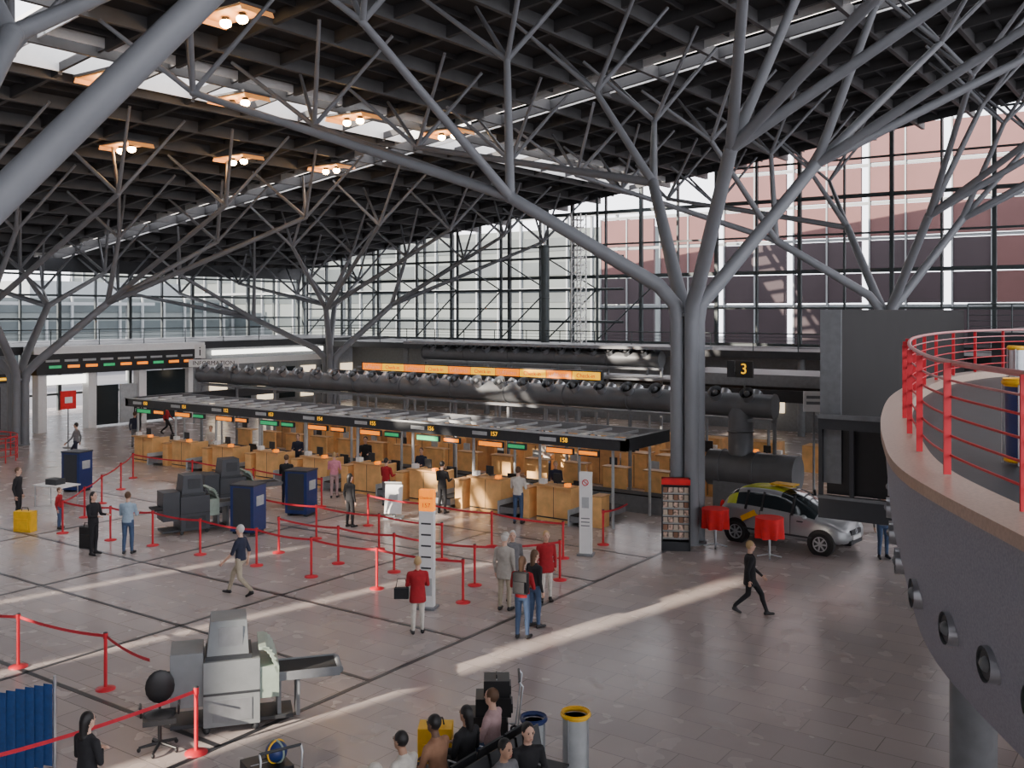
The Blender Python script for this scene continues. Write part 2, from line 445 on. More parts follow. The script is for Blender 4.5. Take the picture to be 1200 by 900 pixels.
for k in range(10):
    s=-39.4+2.7*k
    b.tube((s,26.9,0),(s,26.9,2.5),.05,M_lgrey,n=8); b.tube((s,29.35,0),(s,29.35,2.7),.05,M_lgrey,n=8)
    if k<9:
        b.bx(s+.5,s+1.5,26.5,26.6,2.22,2.42,M_dark); b.bx(s+.53,s+1.47,26.48,26.5,2.25,2.39,M_orange if k%3 else M_green)
        b.bx(s+1.7,s+2.4,26.5,26.6,2.22,2.42,M_dark); b.bx(s+1.73,s+2.37,26.48,26.5,2.27,2.38,M_green if k%2 else M_orange)
        b.bx(s+.3,s+.9,26.43,26.45,2.6,2.72,M_lgrey)
        b.bx(s+.9,s+1.9,27.4,27.6,2.66,2.71,M_warm)
fo=b.obj('counter_canopy')
for k in range(9):
    text(str(150+k),.2,(-38.2+2.7*k,26.42,2.67),M_yel,fo)
def duct(name,s0,s1,v,z,r,n,unit=False):
    b=B(); L=s1-s0
    b.path([(0,0,0),(L,0,0)],r,M_duct,20)
    k=int(L/2.7)
    for i in range(k+1): b.path([(i*L/k-.03,0,0),(i*L/k+.03,0,0)],r+.03,M_duct,20)
    for i in range(n):
        x=.8+(L-1.6)*i/(n-1)
        d=Vector((0,-.72,.7)); p=Vector((x,0,0))+d*(r*.8)
        b.path([p,p+d*.2,p+d*.36],[.19,.19,.25],M_chrome,14,caps=False)
        b.path([p+d*.21,p+d*.22],[.185,.185],M_black,14)
        b.ell(p+d*.3,(.10,.10,.10),M_duct,10,6)
        d2=Vector((0,.8,.6)); p2=Vector((x,0,0))+d2*(r*.8)
        b.path([p2,p2+d2*.3],[.17,.21],M_chrome,12)
    for i in range(k+1):
        b.tube((i*L/k,0,-z),(i*L/k,0,-r*.9),.07,M_grey,n=8)
    b.bx(0,L,-.25,.25,-r-.14,-r-.04,M_grey)
    if unit:
        b.tube((L-1.2,0,-.1),(L-1.2,0,-1.7),.42,M_duct,n=20); b.torus((L-1.2,0,-.9),.43,.03,M_duct)
        b.path([(L-2.3,0,-2.2),(L+.8,0,-2.2)],.62,M_duct,20); b.torus((L-.6,0,-2.2),.63,.03,M_duct,'X'); b.torus((L-1.8,0,-2.2),.63,.03,M_duct,'X')
        b.bx(L-2,L+.5,-.5,.5,-z,-2.6,M_grey)
    return b.obj(name,(s0,v,z))
duct('air_duct',-42.1,-12.,32.4,3.5,.40,26,True)
duct('air_duct',-37.0,-22.0,44,4.35,.38,15)
b=B(); b.bx(-34.3,-20.7,35.9,36.1,3.8,4.22,M_dark)
for k in range(5):
    x=-34.2+k*2.7; b.bx(x,x+1.25,35.87,35.9,3.85,4.17,M_orange); b.bx(x+1.3,x+2.65,35.87,35.9,3.85,4.17,M_yel)
for k in range(6): b.tube((-34+k*2.6,36,0),(-34+k*2.6,36,3.85),.05,M_grey,n=8)
ao=b.obj('airline_sign')
for k in range(5):
    text('Lufthansa',.27,(-34.2+k*2.7+.63,35.85,4.0),M_white,ao); text('Check-in',.25,(-34.2+k*2.7+1.97,35.85,4.0),M_redc,ao)
b=B(); b.bx(-41,-12,40.5,40.7,2.9,3.4,M_dark); b.bx(-41,-12,45.2,45.4,2.9,3.4,M_dark); b.bx(-41,-12,42.5,45.4,3.4,3.5,M_grey)
b.bx(-38,-20,43.2,45.5,4.85,5.0,M_grey); b.bx(-20,-12,41,45,3.5,4.0,M_grey)
for k in range(11): b.tube((-40.5+k*2.8,40.6,0),(-40.5+k*2.8,40.6,2.9),.07,M_grey,n=8); b.bx(-40+k*2.6,-38.5+k*2.6,41,42,0,1.1,M_wood)
for k in range(7): b.tube((-37.8+k*2.9,45,3.4),(-37.8+k*2.9,45,4.9),.06,M_grey,n=8)
b.obj('second_check_in_island')
b=B(); b.bx(-.3,.3,-.06,.06,-.28,.28,M_black); b.tube((0,0,-.85),(0,0,-.28),.03,M_grey,n=8); b.bx(-.6,-.35,-.06,.06,-.28,.28,M_dark); b.bx(-.35,-.3,-.03,.03,-.1,.1,M_grey)
o=b.obj('hall_number_sign',(-12.9,32.0,4.75)); text('3',.5,(0,-.065,0),M_yel,o)
b=B(); b.bx(-.35,.35,-.05,.05,-.35,.35,M_white); b.tube((0,0,-3.6),(0,0,-.35),.04,M_grey,n=8); b.bx(-.25,.25,-.055,-.05,.1,.2,M_grey); b.bx(-.25,.25,-.055,-.05,-.1,0,M_grey); b.path([(0,0,-3.6),(0,0,-3.56)],.25,M_grey)
b.obj('notice_board',(-11.2,34.,3.6),rz=.4)
b=B(); b.path([(0,0,0),(0,0,6.4)],.28,M_frame,16); b.torus((0,0,3),.29,.03,M_frame); b.torus((0,0,6.3),.29,.03,M_frame); b.obj('exhaust_stack',(-35.,53.5,4.56))
b=B()
for x in (-.35,.35):
    for y in (-.35,.35): b.tube((x,y,0),(x,y,8.6),.045,M_white,n=6)
for k in range(17):
    z=.5*k; b.tube((-.35,-.35,z),(.35,-.35,z+.5),.025,M_white,n=5); b.tube((.35,-.35,z),(.35,.35,z+.5),.025,M_white,n=5); b.torus((0,0,z+.2),.34,.035,M_white,n=10,k=4)
b.obj('lattice_mast',(-34.3,56.5,4.56))

# ------------------------------------------------------------ blade wall / stair core
b=B()
b.bx(-8.45,-8.38,26.2,42,2.2,6.7,M_grey); b.bx(-8.38,-7.9,26.2,41.9,2.25,6.75,M_blade)
b.bx(-8.45,-7.9,26.16,26.2,2.2,6.75,M_grey)
b.bx(-8.45,-5.6,26.0,26.15,3.62,4.0,M_mach2); b.bx(-8.45,-5.6,25.95,26.0,3.9,4.02,M_grey)
b.bx(-8.45,-5.6,26.0,26.15,1.3,1.9,M_mach2); b.bx(-8.45,-5.6,25.95,26.,1.82,1.9,M_grey)
for s in (-8.4,-7.6,-6.6,-5.7): b.bx(s-.05,s+.05,26.02,26.12,1.3,4.,M_mach2)
b.bx(-8.3,-5.6,26.25,26.3,1.9,3.7,M_black)
b.tube((-8.1,31,0),(-8.1,31,2.4),.18,M_grey); b.tube((-8.1,40,0),(-8.1,40,2.4),.18,M_grey); b.tube((-5.7,26.1,0),(-5.7,26.1,1.4),.08,M_grey)
b.obj('stair_core')

# ------------------------------------------------------------ curved balcony
ctrl=[(4.6,.6),(2.25,2.8),(.97,4.35),(-.19,5.98),(-1.0,7.24),(-2.23,9.43),(-3.0,11.7),(-3.75,14.5),(-4.45,17.8),(-4.85,21.1),(-4.9,24.0),(-4.5,26.6),(-3.4,28.8),(-1.5,30.4),(1,31.2),(4,31.5)]
def cr(P,n):
    out=[]
    for i in range(1,len(P)-2):
        p0,p1,p2,p3=[Vector((*p,0)) for p in P[i-1:i+3]]
        for j in range(n):
            t=j/n; out.append(.5*((2*p1)+(-p0+p2)*t+(2*p0-5*p1+4*p2-p3)*t*t+(-p0+3*p1-3*p2+p3)*t**3))
    return out
cv=cr(ctrl,8)
def nrm(i):
    t=(cv[min(i+1,len(cv)-1)]-cv[max(i-1,0)]).normalized(); return Vector((t.y,-t.x,0))
b=B()
prof=[(0.02,5.18),(0.0,4.9),(.06,4.2),(.22,3.55),(.55,3.35)]
n=len(cv); vs=[]
for i in range(n):
    nn=nrm(i)
    for (o,z) in prof: p=cv[i]+nn*o; vs.append((p.x,p.y,z))
k=len(prof); b.add(vs,[(i*k+j,(i+1)*k+j,(i+1)*k+j+1,i*k+j+1) for i in range(n-1) for j in range(k-1)],M_conc,True)
vs=[]
cp=[(-.06,5.16),(-.06,5.26),(.34,5.28),(.34,5.1)]
for i in range(n):
    nn=nrm(i)
    for (o,z) in cp: p=cv[i]+nn*o; vs.append((p.x,p.y,z))
b.add(vs,[(i*4+j,(i+1)*4+j,(i+1)*4+(j+1)%4,i*4+(j+1)%4) for i in range(n-1) for j in range(4)],M_cope)
for z,o,m in ((5.12,.33,M_dark),(3.36,.5,M_grey)):
    vs=[]
    for i in range(n):
        p=cv[i]+nrm(i)*o; vs+= [(p.x,p.y,z),(9.,p.y+.0,z)]
    b.add(vs,[(2*i,2*i+1,2*i+3,2*i+2) for i in range(n-1)],m)
def at_v(v): return min(range(n-10),key=lambda i:abs(cv[i].y-v))
for v in (6.6,7.2,7.84,8.55,9.45,10.6,11.9,13.4,15,16.8,18.6):
    i=at_v(v)
    a,c=cv[i],cv[i+1]
    if a.y>v and i>0: a,c=cv[i-1],cv[i]
    t=(v-a.y)/(c.y-a.y); p=a.lerp(c,t); nn=nrm(i); p=p+nn*.07; p.z=4.15
    out=-nn
    b.path([p-out*.05,p+out*.06],[.14,.13],M_chrome,18,caps=False); b.path([p-out*.03,p+out*.04],[.112,.112],M_dark,16)
    b.ell(p+out*.03,(.06,.06,.06),M_grey,8,6)
b.obj('curved_balcony')
b=B()
zt=6.25
def pt(i,o,z): p=cv[i]+nrm(i)*o; return (p.x,p.y,z)
M_rose=mat('rail_rose',(.62,.25,.26),.35,.1)
b.path([pt(i,.30,zt) for i in range(n)],.025,M_rose,10)
for z in (5.45,5.62,5.79,5.96,6.1): b.path([pt(i,.27,z) for i in range(n)],.011,M_red if z<6 else M_rose,6)
acc=0; last=cv[0]
for i in range(n):
    acc+=(cv[i]-last).length; last=cv[i]
    if acc>1.45 or i==0:
        acc=0; p=cv[i]+nrm(i)*.24; t=nrm(i); a=math.atan2(t.y,t.x)
        b.box((p.x,p.y,5.77),(.06,.025,.97),M_red,rz=a)
b.obj('balcony_railing')
b=B(); b.tube((0,0,0),(0,0,3.36),.21,M_grey,n=24); b.path([(0,0,0),(0,0,.1)],.26,M_grey,24); b.path([(0,0,3.2),(0,0,3.36)],[.21,.3],M_grey,24); b.obj('balcony_column',(-1.86,10.3,0))

# ------------------------------------------------------------ litter bins
def bin_obj(loc,rim,body=M_blue,h=.9,r=.16):
    b=B(); b.path([(0,0,.04),(0,0,h-.1)],[r*.92,r],body,20,caps=True)
    b.torus((0,0,h-.06),r+.005,.03,rim); b.torus((0,0,.04),r*.95,.02,rim)
    b.path([(0,0,h-.1),(0,0,h-.02)],[r+.01,r+.02],rim,20,caps=False); b.path([(0,0,h-.12),(0,0,h-.1)],r*.9,M_black,20)
    for a in range(4):
        x,y=math.cos(a*1.57)*(r+.02),math.sin(a*1.57)*(r+.02); b.tube((x,y,0),(x,y,h-.05),.01,M_chrome,n=6)
    return b.obj('litter_bin',loc)
bin_obj((-7.55,12.35,0),M_yellow,M_lgrey,.92,.19); bin_obj((-8.05,12.0,0),M_blue,M_lgrey,.85,.17)
bin_obj((-1.6,11.4,5.13),M_yellow,M_blue); bin_obj((-3.2,22.2,5.13),M_yellow,M_chrome)

# ------------------------------------------------------------ barrier posts and belts
def post():
    b=B(); b.path([(0,0,0),(0,0,.02),(0,0,.05)],[.17,.17,.05],M_red,20); b.path([(0,0,.03),(0,0,.96)],.03,M_red,12)
    b.path([(0,0,.9),(0,0,1.0)],.04,M_red,12); b.ell((0,0,1.0),(.04,.04,.02),M_dark); return b
P0=None
def put_post(s,v):
    global P0
    if P0 is None: P0=post().obj('barrier_post',(s,v,0))
    else: inst(P0,'barrier_post',(s,v,0))
def chain(pts, posts=True, skip=()):
    b=B()
    for i,(s,v) in enumerate(pts):
        if posts and i not in skip: put_post(s,v)
    for (p,q_) in zip(pts[:-1],pts[1:]):
        p=Vector((*p,0)); q2=Vector((*q_,0)); vs=[]; m=8
        dd=(q2-p).normalized()*.04; p=p+dd; q2=q2-dd
        for j in range(m+1):
            t=j/m; c=p.lerp(q2,t); sag=.05*4*t*(1-t); vs+=[(c.x,c.y,.97-sag),(c.x,c.y,.915-sag)]
        b.add(vs,[(2*j,2*j+1,2*j+3,2*j+2) for j in range(m)],M_belt)
    b.obj('barrier_belt')
chain([(-24.8,17.4),(-22.8,17.5),(-20.6,17.6),(-18.6,17.65),(-16.5,17.8),(-14.1,18.1)])
chain([(-21.2,18.9),(-19,19.0),(-17.2,19.2),(-14.75,19.4),(-13.3,21.0)])
chain([(-24,20.6),(-21.6,20.7),(-19.2,20.8),(-17,20.9)])
chain([(-21.6,22.9),(-19.2,22.9),(-16.8,22.9),(-14.4,22.9)])
chain([(-14.3,24.9),(-14.3,26.4)],skip=(1,))
chain([(-28.4,16.8),(-30,18.5),(-31.7,20.2),(-33.6,22.2),(-35.5,24)])
chain([(-35.5,24),(-32,24.2),(-28.5,24.2),(-25,24.2)],skip=(0,))
chain([(-28.4,16.8),(-26.4,17.1),(-24.8,17.4)],skip=(0,2))
chain([(-12.6,9.6),(-12.9,6.6)])
chain([(-20.3,9.5),(-18.4,10.0),(-16.05,10.3),(-14.3,10.0)],skip=(3,))

# ------------------------------------------------------------ signs/kiosks
b=B(); b.bx(-.17,.17,-.08,.08,.05,2.2,M_white); b.bx(-.17,.17,-.08,.08,2.2,2.68,M_orange); b.bx(-.22,.22,-.2,.2,0,.05,M_grey)
for z in (1.9,1.65,1.4,1.15,.9): b.bx(-.12,.12,-.085,-.08,z,z+.04,M_dark)
b.bx(-.14,.14,-.085,-.08,.3,.7,M_lgrey)
o=b.obj('queue_sign_pillar',(-14.5,17.3,0),rz=.35,bevel=.01); text('Check-in',.085,(0,-.085,2.5),M_black,o); text('157',.14,(0,-.085,2.33),M_black,o)
b=B(); b.bx(-.17,.17,-.08,.08,.05,2.28,M_white); b.bx(-.22,.22,-.2,.2,0,.05,M_grey)
b.torus((0,-.09,2.0),.08,.012,M_red,'Y'); b.box((0,-.09,2.0),(.16,.01,.02),M_red,ry=.7); b.bx(-.1,.1,-.085,-.08,1.3,1.6,M_lgrey)
for z in (1.0,.9,.8): b.bx(-.12,.12,-.085,-.08,z,z+.03,M_grey)
b.obj('notice_pillar',(-14.1,23.6,0),rz=.35,bevel=.01)
b=B(); b.box((0,0,.62),(.55,.12,.95),M_white,rx=-.25); b.bx(-.3,.3,-.2,.25,0,.05,M_lgrey); b.box((0,.05,1.1),(.55,.3,.04),M_lgrey,rx=-.5); b.bx(-.05,.05,0,.1,.05,.6,M_grey); b.box((0,-.075,.7),(.3,.02,.2),M_lgrey,rx=-.25)
b.obj('self_service_kiosk',(-21.7,24.2,0),rz=.5)
b=B(); b.bx(-.4,.4,-.2,.2,0,.25,M_dark); b.bx(-.4,.4,.05,.2,.25,2.0,M_black); b.bx(-.4,-.36,-.2,.2,0,2.0,M_dark); b.bx(.36,.4,-.2,.2,0,2.0,M_dark)
M_card=mat('card_cream',(.6,.5,.4),.6); M_card2=mat('card_brown',(.3,.15,.09),.6)
for r in range(7):
    z=.32+r*.21; b.bx(-.36,.36,-.15,.05,z,z+.02,M_lgrey)
    for c in range(5): b.box((-.29+c*.145,-.08,z+.1),(.12,.02,.15),[M_paper,M_card,M_card2,M_paper,M_card][(c+r*2)%5],rx=-.2)
b.bx(-.4,.4,-.22,.2,1.85,2.0,M_redc)
b.obj('brochure_rack',(-12.35,25.6,0),rz=.45)
def table(loc):
    b=B(); b.path([(0,0,1.06),(0,0,1.1)],.38,M_redc,28)
    rs=[]
    for (z,r,w) in ((1.1,.385,0),(.95,.38,.02),(.75,.37,.05),(.55,.36,.07)):
        rs.append([((r+w*math.cos(8*2*math.pi*k/48))*math.cos(2*math.pi*k/48),(r+w*math.cos(8*2*math.pi*k/48))*math.sin(2*math.pi*k/48),z) for k in range(48)])
    b.rings(rs,M_redc,caps=False)
    b.tube((0,0,.05),(0,0,1.06),.035,M_chrome)
    for k in range(4):
        a=k*math.pi/2+.4; b.path([(0,0,.1),(.33*math.cos(a),.33*math.sin(a),.03)],.022,M_chrome,8)
    return b.obj('bistro_table',loc)
table((-11.55,26.5,0)); table((-9.85,26.2,0))

# ------------------------------------------------------------ car
def car(loc,rz):
    b=B(); L=3.84
    st=[(0.0,.38,.60,.78,.62,.80,.50),(.07,.28,.78,.98,.78,1.02,.66),(.28,.25,.86,1.02,.85,1.36,.66),(.52,.24,.88,1.02,.87,1.54,.63),
        (1.2,.24,.88,1.00,.88,1.60,.62),(1.95,.24,.88,.97,.88,1.57,.61),(2.5,.24,.88,.95,.87,1.36,.63),(3.0,.24,.87,.93,.86,1.04,.70),
        (3.4,.25,.85,.86,.83,.91,.64),(3.7,.27,.78,.74,.76,.77,.56),(3.84,.36,.62,.58,.60,.60,.44)]
    rings=[]
    for (x,zb,ws,be,wb,tp,wt) in st:
        h=[(ws*.88,zb),(ws,zb+.14),((ws+wb)/2+.01,(zb+be)/2),(wb,be-.02),(wb-.03,be+.02),(wt,tp-.05),(wt*.85,tp),(wt*.4,tp+.03)]
        rings.append([(x-L/2,y,z) for (y,z) in h]+[(x-L/2,-y,z) for (y,z) in reversed(h)])
    n=16; vs=[v for r in rings for v in r]
    for i in range(len(rings)-1):
        for k in range(n):
            kk=k if k<8 else 14-k if k<15 else 15
            m=M_silver
            if kk==4 and 2<=i<=5: m=M_lime if i==2 else M_glass
            if kk==4 and i==6: m=M_glass
            if kk in (5,6,7) and i in (5,6): m=M_glass
            if kk in (5,6,7) and i in (1,2): m=M_glass
            if kk in (6,7) and i in (3,4): m=M_lime
            b.add([vs[i*n+k],vs[i*n+(k+1)%n],vs[(i+1)*n+(k+1)%n],vs[(i+1)*n+k]],[(0,1,2,3)],m,True)
    b.add(rings[0],[tuple(range(n))],M_silver); b.add(rings[-1],[tuple(range(n))],M_silver)
    o=b.obj('car',loc,rz)
    bm=bmesh.new(); bm.from_mesh(o.data); bmesh.ops.remove_doubles(bm,verts=bm.verts,dist=.0005); bmesh.ops.recalc_face_normals(bm,faces=bm.faces); bm.to_mesh(o.data); bm.free()
    md=o.modifiers.new('sub','SUBSURF'); md.levels=2; md.render_levels=2
    p=B()
    for x in (.62-L/2,3.18-L/2):
        for sy in (-1,1):
            p.path([(x,sy*.72,.33),(x,sy*.885,.33)],.38,M_black,28)
            p.torus((x,sy*.84,.31),.235,.075,M_rub,'Y',28,10)
            p.path([(x,sy*.8,.31),(x,sy*.895,.31)],.215,M_dark,24)
            for k in range(7):
                a=k*2*math.pi/7; p.box((x+.11*math.cos(a),sy*.9,.31+.11*math.sin(a)),(.2,.02,.045),M_chrome,ry=-a)
            p.torus((x,sy*.895,.31),.2,.018,M_chrome,'Y'); p.ell((x,sy*.9,.31),(.05,.02,.05),M_chrome)
    for sy in (-1,1):
        p.bx(-1.1,1.05,sy*.885-.012,sy*.885+.012,.42,.47,M_dark)
        for x in (-.55,.38): p.box((x,sy*.875,.72),(.012,.03,.6),M_dark)
        for x in (-.35,.58): p.bx(x-.0,x+.17,sy*.885-.02,sy*.885+.02,.84,.87,M_dark)
        for x in (-1.0,-.5,.42): p.box((x,sy*.76,1.25),(.06,.05,.56),M_black,rx=sy*.42)
        p.ell((1.62,sy*.62,.66),(.2,.14,.1),M_white); p.ell((-1.85,sy*.66,.95),(.07,.1,.18),M_redc)
        p.ell((.82,sy*.98,1.0),(.09,.09,.07),M_silver)
        p.box((-.35,sy*.895,.75),(.8,.02,.07),M_yellow,ry=.35); p.box((-.9,sy*.89,.82),(.5,.02,.16),M_yellow,ry=-.5); p.box((-.2,sy*.895,.62),(.6,.02,.05),M_lime,ry=.25)
        p.ell((1.72,sy*.58,.36),(.08,.08,.05),M_glass)
    p.bx(1.83,1.92,-.33,.33,.55,.68,M_dark); p.bx(1.85,1.93,-.38,.38,.3,.4,M_dark); p.bx(1.9,1.945,-.26,.26,.42,.53,M_white)
    p.torus((1.92,0,.63),.06,.01,M_chrome,'X')
    p.box((-.2,0,1.68),(.7,.45,.05),M_yellow)
    q2=p.obj('wheels_and_trim'); q2.parent=o
car((-9.95,28.2,0),-.10)

# ------------------------------------------------------------ x-ray scanners
def scanner(name,loc,rz,m1,m2):
    b=B()
    b.bx(-.45,.42,-.42,.42,.12,1.15,m1); b.bx(-.95,-.45,-.36,.36,.45,1.3,m1)
    b.bx(-.42,.3,-.36,.36,1.15,1.22,M_dark)
    b.add([(-.40,-.34,1.22),(.25,-.34,1.22),(.25,.34,1.22),(-.40,.34,1.22),(-.34,-.3,1.76),(.22,-.3,1.76),(.22,.3,1.76),(-.34,.3,1.76)],
          [(3,2,1,0),(4,5,6,7),(0,1,5,4),(1,2,6,5),(2,3,7,6),(3,0,4,7)],m1)
    b.bx(-.22,.16,-.33,-.31,1.32,1.66,m2)
    b.bx(-.45,.42,-.43,-.42,.62,.66,M_dark); b.bx(-.3,.3,-.43,-.42,.2,.55,m2)
    for k in range(7):
        a=k/6*1.2; b.box((.46+.26*math.sin(a)*.9,0,1.3-.55*(1-math.cos(a))),(.12,.8,.05),M_greenw,ry=a)
    b.bx(.42,.72,-.4,.4,.5,1.0,M_greenw)
    b.bx(.6,1.7,-.3,.3,.78,.84,M_rub); b.bx(.6,1.7,-.34,-.3,.72,.86,M_grey); b.bx(.6,1.7,.3,.34,.72,.86,M_grey)
    b.path([(.65,-.3,.8),(.65,.3,.8)],.06,M_grey); b.path([(1.7,-.3,.8),(1.7,.3,.8)],.06,M_grey)
    b.bx(-1.2,-.9,-.3,.3,.78,.84,M_rub)
    for x in (.7,1.0): b.bx(x,x+.06,-.25,.25,.1,.75,M_grey)
    for x in (-.4,.35):
        for y in (-.35,.35): b.ell((x,y,.06),(.06,.04,.06),M_dark,8,6)
    b.bx(-.95,.95,-.3,.3,.1,.16,M_dark)
    return b.obj(name,loc,rz,bevel=.02)
scanner('xray_scanner',(-13.05,10.65,0),.9,M_machine,M_grey)
scanner('xray_scanner',(-25.4,19.2,0),1.2,M_mach2,M_dark)
scanner('xray_scanner',(-27.1,22.0,0),1.2,M_mach2,M_dark)
for (s,v) in ((-23.9,20.1),(-24.6,22.9),(-34.7,21.1)):
    b=B(); b.bx(-.4,.4,-.35,.35,.08,1.45,M_blue); b.bx(-.42,.42,-.37,.37,1.45,1.5,M_mach2); b.bx(-.3,.3,-.36,-.35,.2,1.4,M_mach2)
    for x in (-.3,.3): b.bx(x-.05,x+.05,-.3,.3,0,.08,M_dark)
    b.box((.41,0,1.0),(.02,.4,.3),M_lgrey)
    b.obj('equipment_cabinet',(s,v,0),.3,bevel=.01)
b=B(); b.bx(-.7,.7,-.4,.4,.72,.76,M_white)
for x in (-.63,.63):
    for y in (-.33,.33): b.tube((x,y,0),(x,y,.72),.02,M_chrome,n=8)
b.bx(-.3,.2,-.2,.2,.76,.95,M_dark)
b.obj('folding_table',(-32.5,19.0,0),.2)
b=B()
for k in range(5):
    a=k*1.2566; e=(.3*math.cos(a),.3*math.sin(a),.07); b.path([(0,0,.12),e],[.03,.02],M_black,8); b.ell((e[0],e[1],.035),(.03,.03,.035),M_black,8,6)
b.tube((0,0,.1),(0,0,.45),.03,M_black); b.box((0,0,.5),(.48,.46,.08),M_black); b.ell((0,0,.53),(.25,.24,.05),M_black)
b.path([(0,-.2,.48),(0,-.29,.6),(0,-.27,.8)],.02,M_black,8); b.ell((0,-.25,.88),(.22,.05,.26),M_black)
for x in (-.27,.27): b.path([(x,-.1,.48),(x*1.05,-.1,.7),(x*1.05,.15,.72)],.018,M_black,8)
b.obj('office_chair',(-13.15,9.35,0),-2.2,bevel=.02)
b=B(); vs=[]; m=30
for j in range(m+1):
    t=j/m; s=-14.6+.7*t+(.06 if j%2 else -.06); v=6.4+1.7*t; vs+=[(s,v,.05),(s,v,1.25)]
b.add(vs,[(2*j,2*j+2,2*j+3,2*j+1) for j in range(m)],M_blued)
for j in (0,15,30):
    t=j/m; b.tube((-14.6+.7*t,6.4+1.7*t,0),(-14.6+.7*t,6.4+1.7*t,1.35),.025,M_chrome,n=8)
b.obj('folding_privacy_screen')

# ------------------------------------------------------------ benches
b=B()
for (x,sg) in ((-.38,-1),(.38,1)):
    for k in range(5):
        y=-1.3+k*.6
        b.box((x,y,.44),(.46,.54,.03),M_dark,ry=-.06*sg); b.box((x-sg*.25,y,.68),(.03,.54,.44),M_dark,ry=-.2*sg)
        b.path([(x-sg*.2,y-.3,.44),(x-sg*.15,y-.3,.64),(x+sg*.2,y-.3,.64),(x+sg*.2,y-.3,.44)],.015,M_chrome,6)
b.bx(-.05,.05,-1.7,1.5,.32,.4,M_grey)
for y in (-1.2,.0,1.2):
    b.tube((0,y,0),(0,y,.35),.035,M_grey); b.bx(-.45,.45,y-.03,y+.03,.36,.41,M_grey); b.bx(-.4,.4,y-.04,y+.04,0,.03,M_grey)
b.obj('waiting_bench',(-7.85,10.3,0))

# ------------------------------------------------------------ luggage
def trolley(loc,rz,bags):
    b=B()
    for x in (-.28,.28):
        b.path([(x,.45,.12),(x,-.4,.16),(x,-.5,.95),(x,-.45,1.02)],.016,M_chrome,8)
        b.path([(x,-.35,.06),(x*1.0,-.35,.16)],.015,M_chrome,6)
        b.torus((x,-.38,.07),.05,.02,M_rub,'X',14,6)
    b.tube((-.28,-.45,1.02),(.28,-.45,1.02),.02,M_dark); b.torus((0,.4,.07),.05,.02,M_rub,'X',14,6)
    for y in (-.3,0,.3): b.tube((-.28,y,.15),(.28,y,.15),.012,M_chrome,n=6)
    b.tube((0,.4,.07),(0,.4,.14),.015,M_chrome,n=6)
    for z in (.4,.6): b.tube((-.28,-.45,z),(.28,-.45,z),.01,M_chrome,n=6)
    o=b.obj('luggage_trolley',loc,rz)
    for (c,d,m) in bags:
        g=B(); g.box((0,0,0),d,m); g.path([(-.1,0,d[2]/2),(-.08,0,d[2]/2+.05),(.08,0,d[2]/2+.05),(.1,0,d[2]/2)],.012,M_black,6)
        g.box((0,-d[1]/2-.01,-.03),(d[0]*.7,.03,d[2]*.5),m); g.tube((-d[0]*.4,0,d[2]/2),(d[0]*.4,0,d[2]/2),.008,M_chrome,n=6)
        q2=g.obj('bag',c); q2.parent=o
        md=q2.modifiers.new('b','BEVEL'); md.width=.06; md.segments=3
    return o
trolley((-9.2,12.5,0),2.2,[((0,.05,.32),(.5,.6,.3),M_black),((0,-.05,.6),(.45,.55,.28),M_black),((.05,-.1,.86),(.4,.4,.26),M_black)])
trolley((-10.3,9.0,0),1.2,[((0,.05,.32),(.5,.7,.3),M_black),((-.02,0,.58),(.55,.55,.22),M_black)])
b=B(); b.ell((0,0,.14),(.15,.15,.14),M_blue); b.torus((0,0,.14),.145,.015,M_yellow,'X'); b.torus((0,0,.14),.145,.015,M_greenw,'Y'); b.obj('round_travel_bag',(-10.2,9.05,.70))
def bag(name,loc,d,m,rz=0):
    b=B(); b.box((0,0,d[2]/2),d,m); b.path([(-.12,0,d[2]),(-.1,0,d[2]+.1),(.1,0,d[2]+.1),(.12,0,d[2])],.014,M_black,6); b.box((0,-d[1]/2,d[2]*.4),(d[0]*.7,.06,d[2]*.5),m)
    return b.obj(name,loc,rz,bevel=.04)
bag('yellow_duffel_bag',(-9.35,11.35,0),(.5,.35,.62),M_yellow,.6)
bag('yellow_suitcase',(-29.6,16.3,0),(.6,.3,.62),M_yellow,.4)
bag('black_suitcase',(-26.1,16.2,0),(.4,.25,.6),M_black,.4)
bag('carrier_bag',(-6.7,11.2,0),(.28,.16,.38),mat('pale_blue_bag',(.4,.6,.75),.5),.3)

b=B(); R=2.2
for z in (.3,.6,.9,1.1): b.path([(R*math.cos(a*.2),R*math.sin(a*.2),z) for a in range(0,32)],.03 if z>1 else .018,M_red,6,)
for a in range(0,32,2): b.tube((R*math.cos(a*.2),R*math.sin(a*.2),0),(R*math.cos(a*.2),R*math.sin(a*.2),1.1),.03,M_red,n=6)
b.obj('stairwell_railing',(-45.5,22.2,0))
b=B(); b.tube((0,0,0),(0,0,1.9),.03,M_grey); b.bx(-.04,.04,-.4,.4,1.9,2.8,M_redc); b.bx(-.05,.05,-.2,.2,2.2,2.5,M_white); b.path([(0,0,0),(0,0,.04)],.25,M_grey); b.obj('red_notice_board',(-46.,27.5,0))

